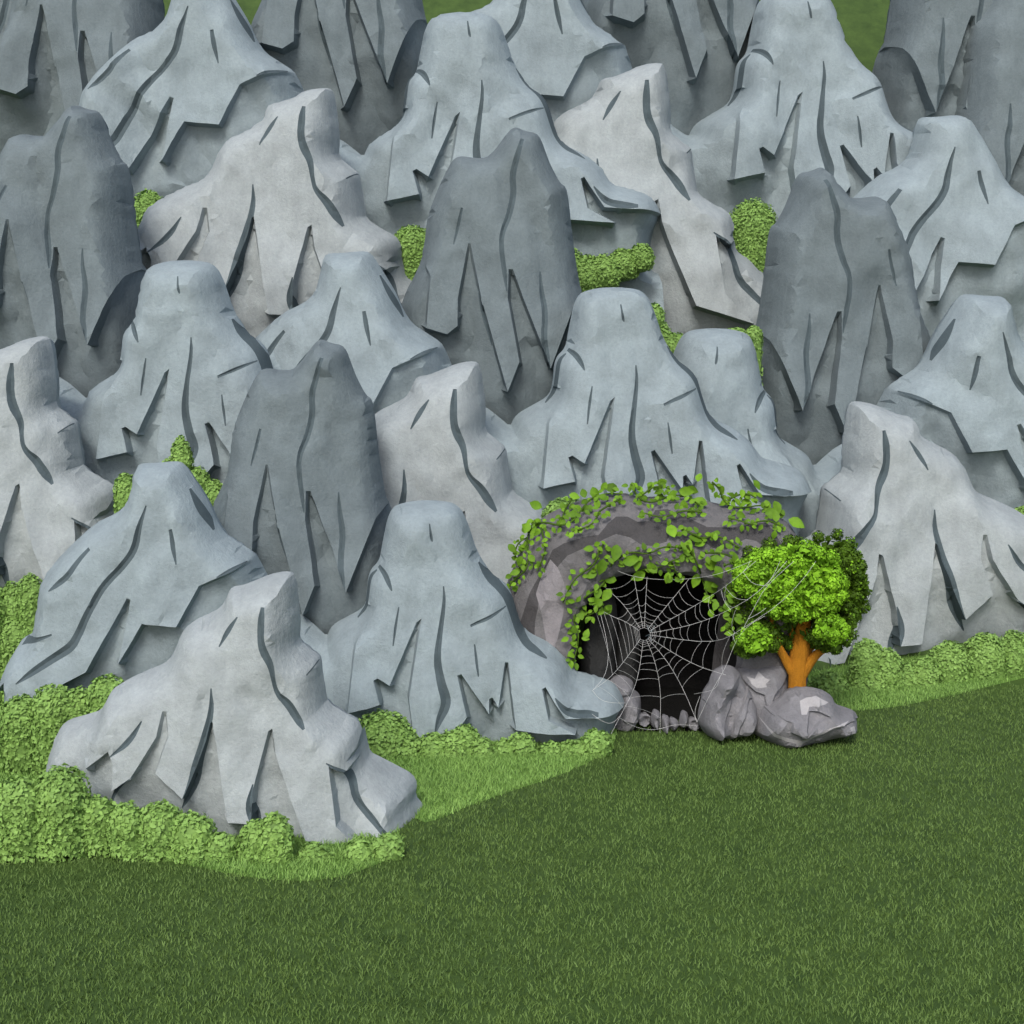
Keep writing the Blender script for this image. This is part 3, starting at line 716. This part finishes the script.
def mass(px, py, rx, ry, dy, ryd, n, cr0, cr1, leaf, dark, fill=700):
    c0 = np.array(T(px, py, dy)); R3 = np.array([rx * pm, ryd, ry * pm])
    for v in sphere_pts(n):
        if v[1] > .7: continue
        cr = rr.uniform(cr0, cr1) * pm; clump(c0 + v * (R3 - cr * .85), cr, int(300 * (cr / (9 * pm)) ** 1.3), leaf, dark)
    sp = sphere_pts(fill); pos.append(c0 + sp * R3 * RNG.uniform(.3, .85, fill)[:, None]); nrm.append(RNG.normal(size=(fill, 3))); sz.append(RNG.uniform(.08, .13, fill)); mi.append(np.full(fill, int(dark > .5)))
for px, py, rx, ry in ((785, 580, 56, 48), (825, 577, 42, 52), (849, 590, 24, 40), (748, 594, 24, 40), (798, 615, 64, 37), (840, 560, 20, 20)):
    mass(px, py, rx, ry, .25, min(rx, 42) * pm * .8, int(10 + rx * .7), 6.5, 9, .042, .93)  # rear masses: shade of the crown's rim put into the leaf colour
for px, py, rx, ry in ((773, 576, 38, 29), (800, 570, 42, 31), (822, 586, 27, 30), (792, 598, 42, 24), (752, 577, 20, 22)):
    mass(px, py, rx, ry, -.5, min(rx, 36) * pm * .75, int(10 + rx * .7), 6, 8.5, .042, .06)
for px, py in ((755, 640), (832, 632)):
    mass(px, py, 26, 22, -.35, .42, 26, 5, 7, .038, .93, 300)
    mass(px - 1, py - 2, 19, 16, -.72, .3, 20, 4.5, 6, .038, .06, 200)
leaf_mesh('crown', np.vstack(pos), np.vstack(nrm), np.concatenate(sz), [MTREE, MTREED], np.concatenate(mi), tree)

# vines lie on the cave's own surface
def cave_pt(px, py, off=.07):
    v = np.array([[px, py]], float)
    if pip(v, RCAVE.hole)[0]:
        k = np.argmin(np.linalg.norm(RCAVE.hole - v[0], axis=1)); y = ring0[k][1] - .12
    elif pip(v, RCAVE.out)[0]: y = solid(RCAVE, '', CV, None, pts=v, **CP)[0][1]
    else: y = CV - .15
    return np.array(P(px, py, y - off))
def leaf_shape(V, Fc, mi, c, u, n, L, W, m):
    u = u / np.linalg.norm(u); n = n / np.linalg.norm(n); v = np.cross(n, u); s = len(V)
    prof = [(0, 0), (.18, .33), (.42, .5), (.68, .4), (.88, .18), (1, 0)]
    mid = []
    for t, w in prof: mid.append(c + u * L * (t - .1) - n * L * .22 * t * t)
    for i, (t, w) in enumerate(prof): V.append(tuple(mid[i]))
    for sg in (1, -1):
        for i in range(1, 5): V.append(tuple(mid[i] + sg * v * W * prof[i][1] + n * W * .16 * prof[i][1] * 2))
    a = s + 6; b = s + 10
    for o, fl in ((a, False), (b, True)):
        fs = [(s, s + 1, o)] + [(s + i, s + i + 1, o + i, o + i - 1) for i in range(1, 4)] + [(s + 4, s + 5, o + 3)]
        for f in fs: Fc.append(tuple(reversed(f)) if fl else f); mi.append(m)
rv = random.Random(11)
def vine(label, stems, big, small=5.8):
    V = []; Fc = []; LV = []; LF = []; LM = []; first = cave_pt(*stems[0][0])
    root = thing('vine', tuple(first), label, 'vine', 'leafy vines on the cave')
    pm = 28 / F
    def leaf(px, py, size, m=None):
        c = cave_pt(px, py, rv.uniform(.09, .2)); a = rv.uniform(0, 2 * math.pi)
        u = np.array([math.cos(a), rv.uniform(-.3, .2), math.sin(a) - .35]); n = np.array([rv.uniform(-.45, .45), -1, rv.uniform(.0, .8)])
        u -= n * (u @ n) / (n @ n)
        leaf_shape(LV, LF, LM, c, u, n, size * pm * 1.25, size * pm * .82, (rv.random() < .42) if m is None else m)
    for st in stems:
        pl = chaikin(st, 3, False); pl = resample(pl, 4, False); n = len(pl)
        tube(V, Fc, [cave_pt(p[0], p[1], .14) for p in pl], [pm * (1.15 - .45 * i / n) for i in range(n)], 5)
        side = 1
        for i in range(0, n, 2):
            t = pl[min(i + 1, n - 1)] - pl[max(i - 1, 0)]; t /= np.linalg.norm(t) + 1e-9
            k = small * rv.uniform(.65, 1.15); leaf(pl[i][0] - t[1] * side * k * .6, pl[i][1] + t[0] * side * k * .6, k); side = -side
    for (px, py, s) in big: leaf(px, py, s * .86, rv.random() < .5)
    mesh_obj('stem', V, Fc, MSTEM, parent=root, smooth=True); mesh_obj('foliage', LV, LF, [MIVY, MIVYD], LM, root, True)
vine('leafy green vine climbing the left shoulder of the cave arch and over its top left',
     [[(510, 586), (516, 578), (527, 570), (529, 554), (526, 539), (533, 522)], [(520, 567), (514, 554), (518, 543), (526, 538)], [(532, 524), (545, 522), (560, 526), (573, 522), (582, 509), (591, 498), (606, 493), (622, 494)],
      [(562, 520), (565, 509), (571, 501)], [(541, 528), (545, 543), (545, 554), (537, 571)], [(620, 499), (599, 511), (598, 516), (591, 526), (577, 530), (568, 534)]],
     [(541, 507, 14), (523, 525, 14), (531, 534, 13), (593, 488, 14), (617, 489, 15), (597, 500, 10), (607, 499, 11), (570, 495, 11), (577, 513, 11), (509, 545, 11), (519, 547, 10), (522, 557, 11), (534, 561, 10),
      (506, 578, 8), (575, 506, 10), (585, 497, 11), (540, 520, 12), (529, 524, 11), (562, 503, 9), (588, 506, 9), (606, 483, 10), (519, 572, 10)])
vine('leafy green vine lying along the middle of the cave top',
     [[(631, 484), (638, 498), (647, 502), (656, 502), (668, 496), (679, 495), (691, 499), (701, 506)], [(640, 497), (652, 487), (662, 486), (670, 489)], [(702, 512), (684, 510), (671, 515), (662, 518), (640, 512)]],
     [(680, 491, 15), (687, 488, 13), (706, 504, 16), (693, 508, 12), (683, 501, 12), (666, 481, 11), (653, 483, 10), (657, 496, 10), (663, 491, 10), (632, 483, 9), (641, 492, 10), (673, 491, 12)])
vine('leafy green vine on the right end of the cave top, above the tree',
     [[(712, 482), (720, 489), (724, 503), (734, 508), (749, 507), (759, 505), (770, 507), (781, 515)], [(728, 500), (740, 494), (750, 494), (756, 498)], [(783, 529), (772, 521), (759, 521), (750, 525), (742, 521), (728, 518)]],
     [(766, 501, 13), (775, 502, 15), (790, 520, 17), (776, 521, 12), (766, 514, 12), (754, 481, 11), (742, 490, 9), (742, 502, 10), (750, 499, 10), (698, 481, 11), (709, 484, 9), (720, 486, 9), (729, 494, 9), (727, 501, 9), (775, 531, 9), (737, 513, 10)])
vine('leafy green vine trailing down the left edge of the cave mouth',
     [[(604, 543), (598, 554), (595, 565), (577, 576), (570, 586), (563, 603)], [(613, 557), (610, 571), (602, 587), (582, 598), (574, 614), (574, 624), (579, 632), (577, 651), (572, 662)], [(604, 604), (594, 613), (584, 617)]],
     [(617, 546, 17), (603, 560, 16), (593, 549, 10), (605, 575, 14), (615, 580, 16), (598, 588, 13), (577, 598, 11), (601, 600, 12), (611, 606, 13), (590, 604, 11), (582, 619, 13), (601, 615, 10), (572, 626, 9),
      (610, 590, 14), (596, 573, 12), (585, 638, 10), (577, 647, 11), (571, 661, 9), (569, 652, 8), (568, 638, 8)])
vine('thick leafy green vine hanging along the top and right edge of the cave mouth',
     [[(616, 560), (631, 551), (648, 555), (663, 546), (682, 548)], [(640, 570), (659, 568), (671, 561), (687, 556)], [(681, 529), (693, 534), (702, 539), (715, 535), (727, 540), (740, 548)],
      [(687, 545), (698, 564), (702, 579), (710, 603), (727, 609)], [(704, 553), (724, 553), (738, 561), (724, 566)], [(728, 600), (733, 612), (734, 623), (726, 630)], [(671, 561), (676, 572), (679, 579)]],
     [(624, 562, 16), (639, 559, 13), (650, 563, 13), (644, 573, 15), (656, 572, 14), (674, 536, 16), (690, 537, 14), (696, 545, 14), (686, 553, 15), (694, 557, 16), (706, 564, 16), (697, 575, 14), (706, 582, 17), (712, 559, 11), (720, 560, 11),
      (722, 548, 9), (735, 563, 11), (668, 573, 11), (677, 569, 11), (678, 579, 10), (667, 582, 11), (690, 569, 11), (712, 586, 10), (703, 601, 11), (717, 602, 10), (710, 610, 9), (729, 594, 9), (724, 614, 9), (735, 618, 9), (724, 627, 9), (733, 633, 9), (721, 574, 10), (634, 556, 12), (716, 567, 13)])

# ------------------------------------------------------------------ spider web
HUB = (644, 634, 27.25)
RAD = [  # polylines from the hub outwards: (px, py, distance)
    [(634, 577, 27.5)], [(647, 577, 27.5)], [(665, 608, 27.4), (689, 579, 27.5)], [(680, 614, 27.3), (698, 604, 27.3), (725, 587, 27.1), (743, 572, 27.0), (756, 561, 26.95)],
    [(680, 628, 27.2), (707, 620, 27.1), (729, 610, 27.0), (748, 600, 26.9), (766, 585, 26.85), (787, 561, 26.85)],
    [(690, 641, 27.1), (712, 642, 27.0), (728, 638, 26.9), (746, 626, 26.85), (778, 606, 26.8), (803, 580, 26.75), (816, 561, 26.75)],
    [(676, 655, 27.1), (700, 667, 26.9), (713, 671, 26.8), (726, 675, 26.5)], [(667, 660, 27.1), (684, 690, 26.9), (697, 722, 26.6)], [(655, 660, 27.2), (661, 690, 27.1), (660, 733, 27.0)],
    [(639, 674, 27.1), (632, 694, 26.8), (626, 705, 26.5), (611, 734, 26.2)], [(623, 663, 27.0), (609, 679, 26.5), (593, 690, 26.1)], [(625, 621, 27.3), (613, 617, 27.3), (592, 605, 27.6)], [(625, 606, 27.4), (613, 594, 27.5), (599, 582, 27.7)]]
FRAME = [[(599, 561, 27.7), (615, 570, 27.55), (634, 577, 27.5), (662, 580, 27.5), (690, 579, 27.45), (716, 575, 27.2), (735, 568, 27.0), (752, 561, 26.95)],
         [(794, 561, 26.85), (766, 586, 26.82), (755, 606, 26.8), (744, 627, 26.8)], [(697, 722, 26.6), (712, 690, 26.45), (726, 667, 26.5), (735, 642, 26.75), (748, 625, 26.8), (765, 616, 26.8)],
         [(743, 572, 26), (752, 584, 26), (766, 586, 26)], [(725, 587, 26), (735, 599, 26), (748, 600, 26)], [(766, 586, 26), (775, 573, 26), (780, 561, 26)], [(743, 572, 26), (748, 566, 26), (750, 561, 26)], [(721, 590, 26), (724, 602, 26), (731, 610, 26)],
         [(748, 619, 26), (758, 614, 26), (766, 608, 26)], [(733, 640, 26), (734, 632, 26), (738, 634, 26)], [(720, 677, 26), (716, 690, 26), (694, 694, 26.6)], [(700, 696, 26.6), (694, 712, 26.6), (697, 722, 26.6)],
         [(593, 690, 26.1), (605, 677, 26.3), (609, 657, 26.7), (606, 636, 27.1), (601, 616, 27.4), (597, 600, 27.6)], [(592, 714, 26.1), (603, 722, 26.1), (612, 724, 26.15), (620, 716, 26.35)], [(592, 690, 26.1), (600, 700, 26.15), (612, 703, 26.2), (626, 703, 26.5)],
         [(620, 718, 26.4), (634, 727, 26.6), (650, 730, 26.9), (660, 729, 27), (676, 724, 26.85), (697, 726, 26.6)], [(735, 642, 26.75), (733, 636, 26.8), (728, 632, 26.85)]]
web = thing('spider_web', P(644, 634, 27.25), 'large white spider web strung across the cave mouth to the boulders and tree', 'spider web')
WR = .0027
V = []; Fc = []
def W3(p): return np.array(P(p[0], p[1], 26.15 if p[0] > 737 else min(p[2], 26.45) if p[0] > 715 else p[2]))
def resample3d(c, start):
    d = np.concatenate([[0], np.cumsum(np.linalg.norm(np.diff(c, axis=0), axis=1))]); L = np.linspace(start, d[-1], 14)
    return np.stack([np.interp(L, d, c[:, k]) for k in range(3)], 1)
rads = []
for r in RAD:
    pl = [W3(HUB)] + [W3(p) for p in r]; c = np.array(pl)
    c = chaikin(c, 2, False); rads.append(c); c = resample3d(c, .12); tube(V, Fc, c, [WR] * len(c), 4)
for f in FRAME:
    c = chaikin([W3(p) for p in f], 2, False); tube(V, Fc, c, [WR] * len(c), 4)
mesh_obj('radial_threads', V, Fc, MWEB, parent=web)
V = []; Fc = []
def at_len(c, L):
    d = np.linalg.norm(np.diff(c, axis=0), axis=1); s = np.concatenate([[0], np.cumsum(d)])
    if L > s[-1]: return None
    i = min(np.searchsorted(s, L, 'right') - 1, len(d) - 1); t = (L - s[i]) / d[i]
    return c[i] * (1 - t) + c[i + 1] * t
hubp = W3(HUB); rw = random.Random(3)
LIST = [.13, .17, .21, .25, .34, .46, .60, .76, .94, 1.14, 1.36, 1.62, 1.9, 2.2]
for L in LIST:
    for i in range(len(rads)):
        la = L * (1 + rw.uniform(-.06, .06)); lb = L * (1 + rw.uniform(-.06, .06))
        a, b = at_len(rads[i], la), at_len(rads[(i + 1) % len(rads)], lb)
        if a is None or b is None or (L > .4 and rw.random() < .10): continue
        if L > 1.5 and rw.random() < .35: continue
        m = (a + b) / 2; m = m + (hubp - m) * (.10 if L > .3 else .03) + np.array([0, 0, -.04 * L])
        pts = [a * (1 - t) ** 2 + m * 2 * t * (1 - t) + b * t * t for t in np.linspace(0, 1, 7)]
        tube(V, Fc, pts, [WR * .62] * 7, 4)
mesh_obj('spiral_threads', V, Fc, MWEB, parent=web)

# ------------------------------------------------------------------ light
EL, AZ = math.radians(43), math.radians(-11)          # sun behind the camera, a little to its left
w = bpy.data.worlds.new('World'); scene.world = w; w.use_nodes = True; nt = w.node_tree
sky = nt.nodes.new('ShaderNodeTexSky'); sky.sky_type = 'NISHITA'; sky.sun_disc = False
sdir = Vector((math.sin(AZ) * math.cos(EL), -math.cos(AZ) * math.cos(EL), math.sin(EL)))
sky.sun_elevation = EL; sky.sun_rotation = math.atan2(sdir.x, sdir.y)
sky.dust_density = 3; sky.air_density = .9
bg = nt.nodes['Background']; nt.links.new(sky.outputs[0], bg.inputs[0]); bg.inputs[1].default_value = .12
ld = bpy.data.lights.new('sun', 'SUN'); lo = bpy.data.objects.new('sun', ld); COL.objects.link(lo)
ld.energy = 1.5; ld.angle = math.radians(16); ld.color = (1, .975, .94)
lo.rotation_euler = (-sdir).to_track_quat('-Z', 'Y').to_euler(); lo.location = (0, -10, 30)
vs = scene.view_settings; vs.view_transform = 'Standard'; vs.look = 'None'; vs.exposure = .58; vs.gamma = 1
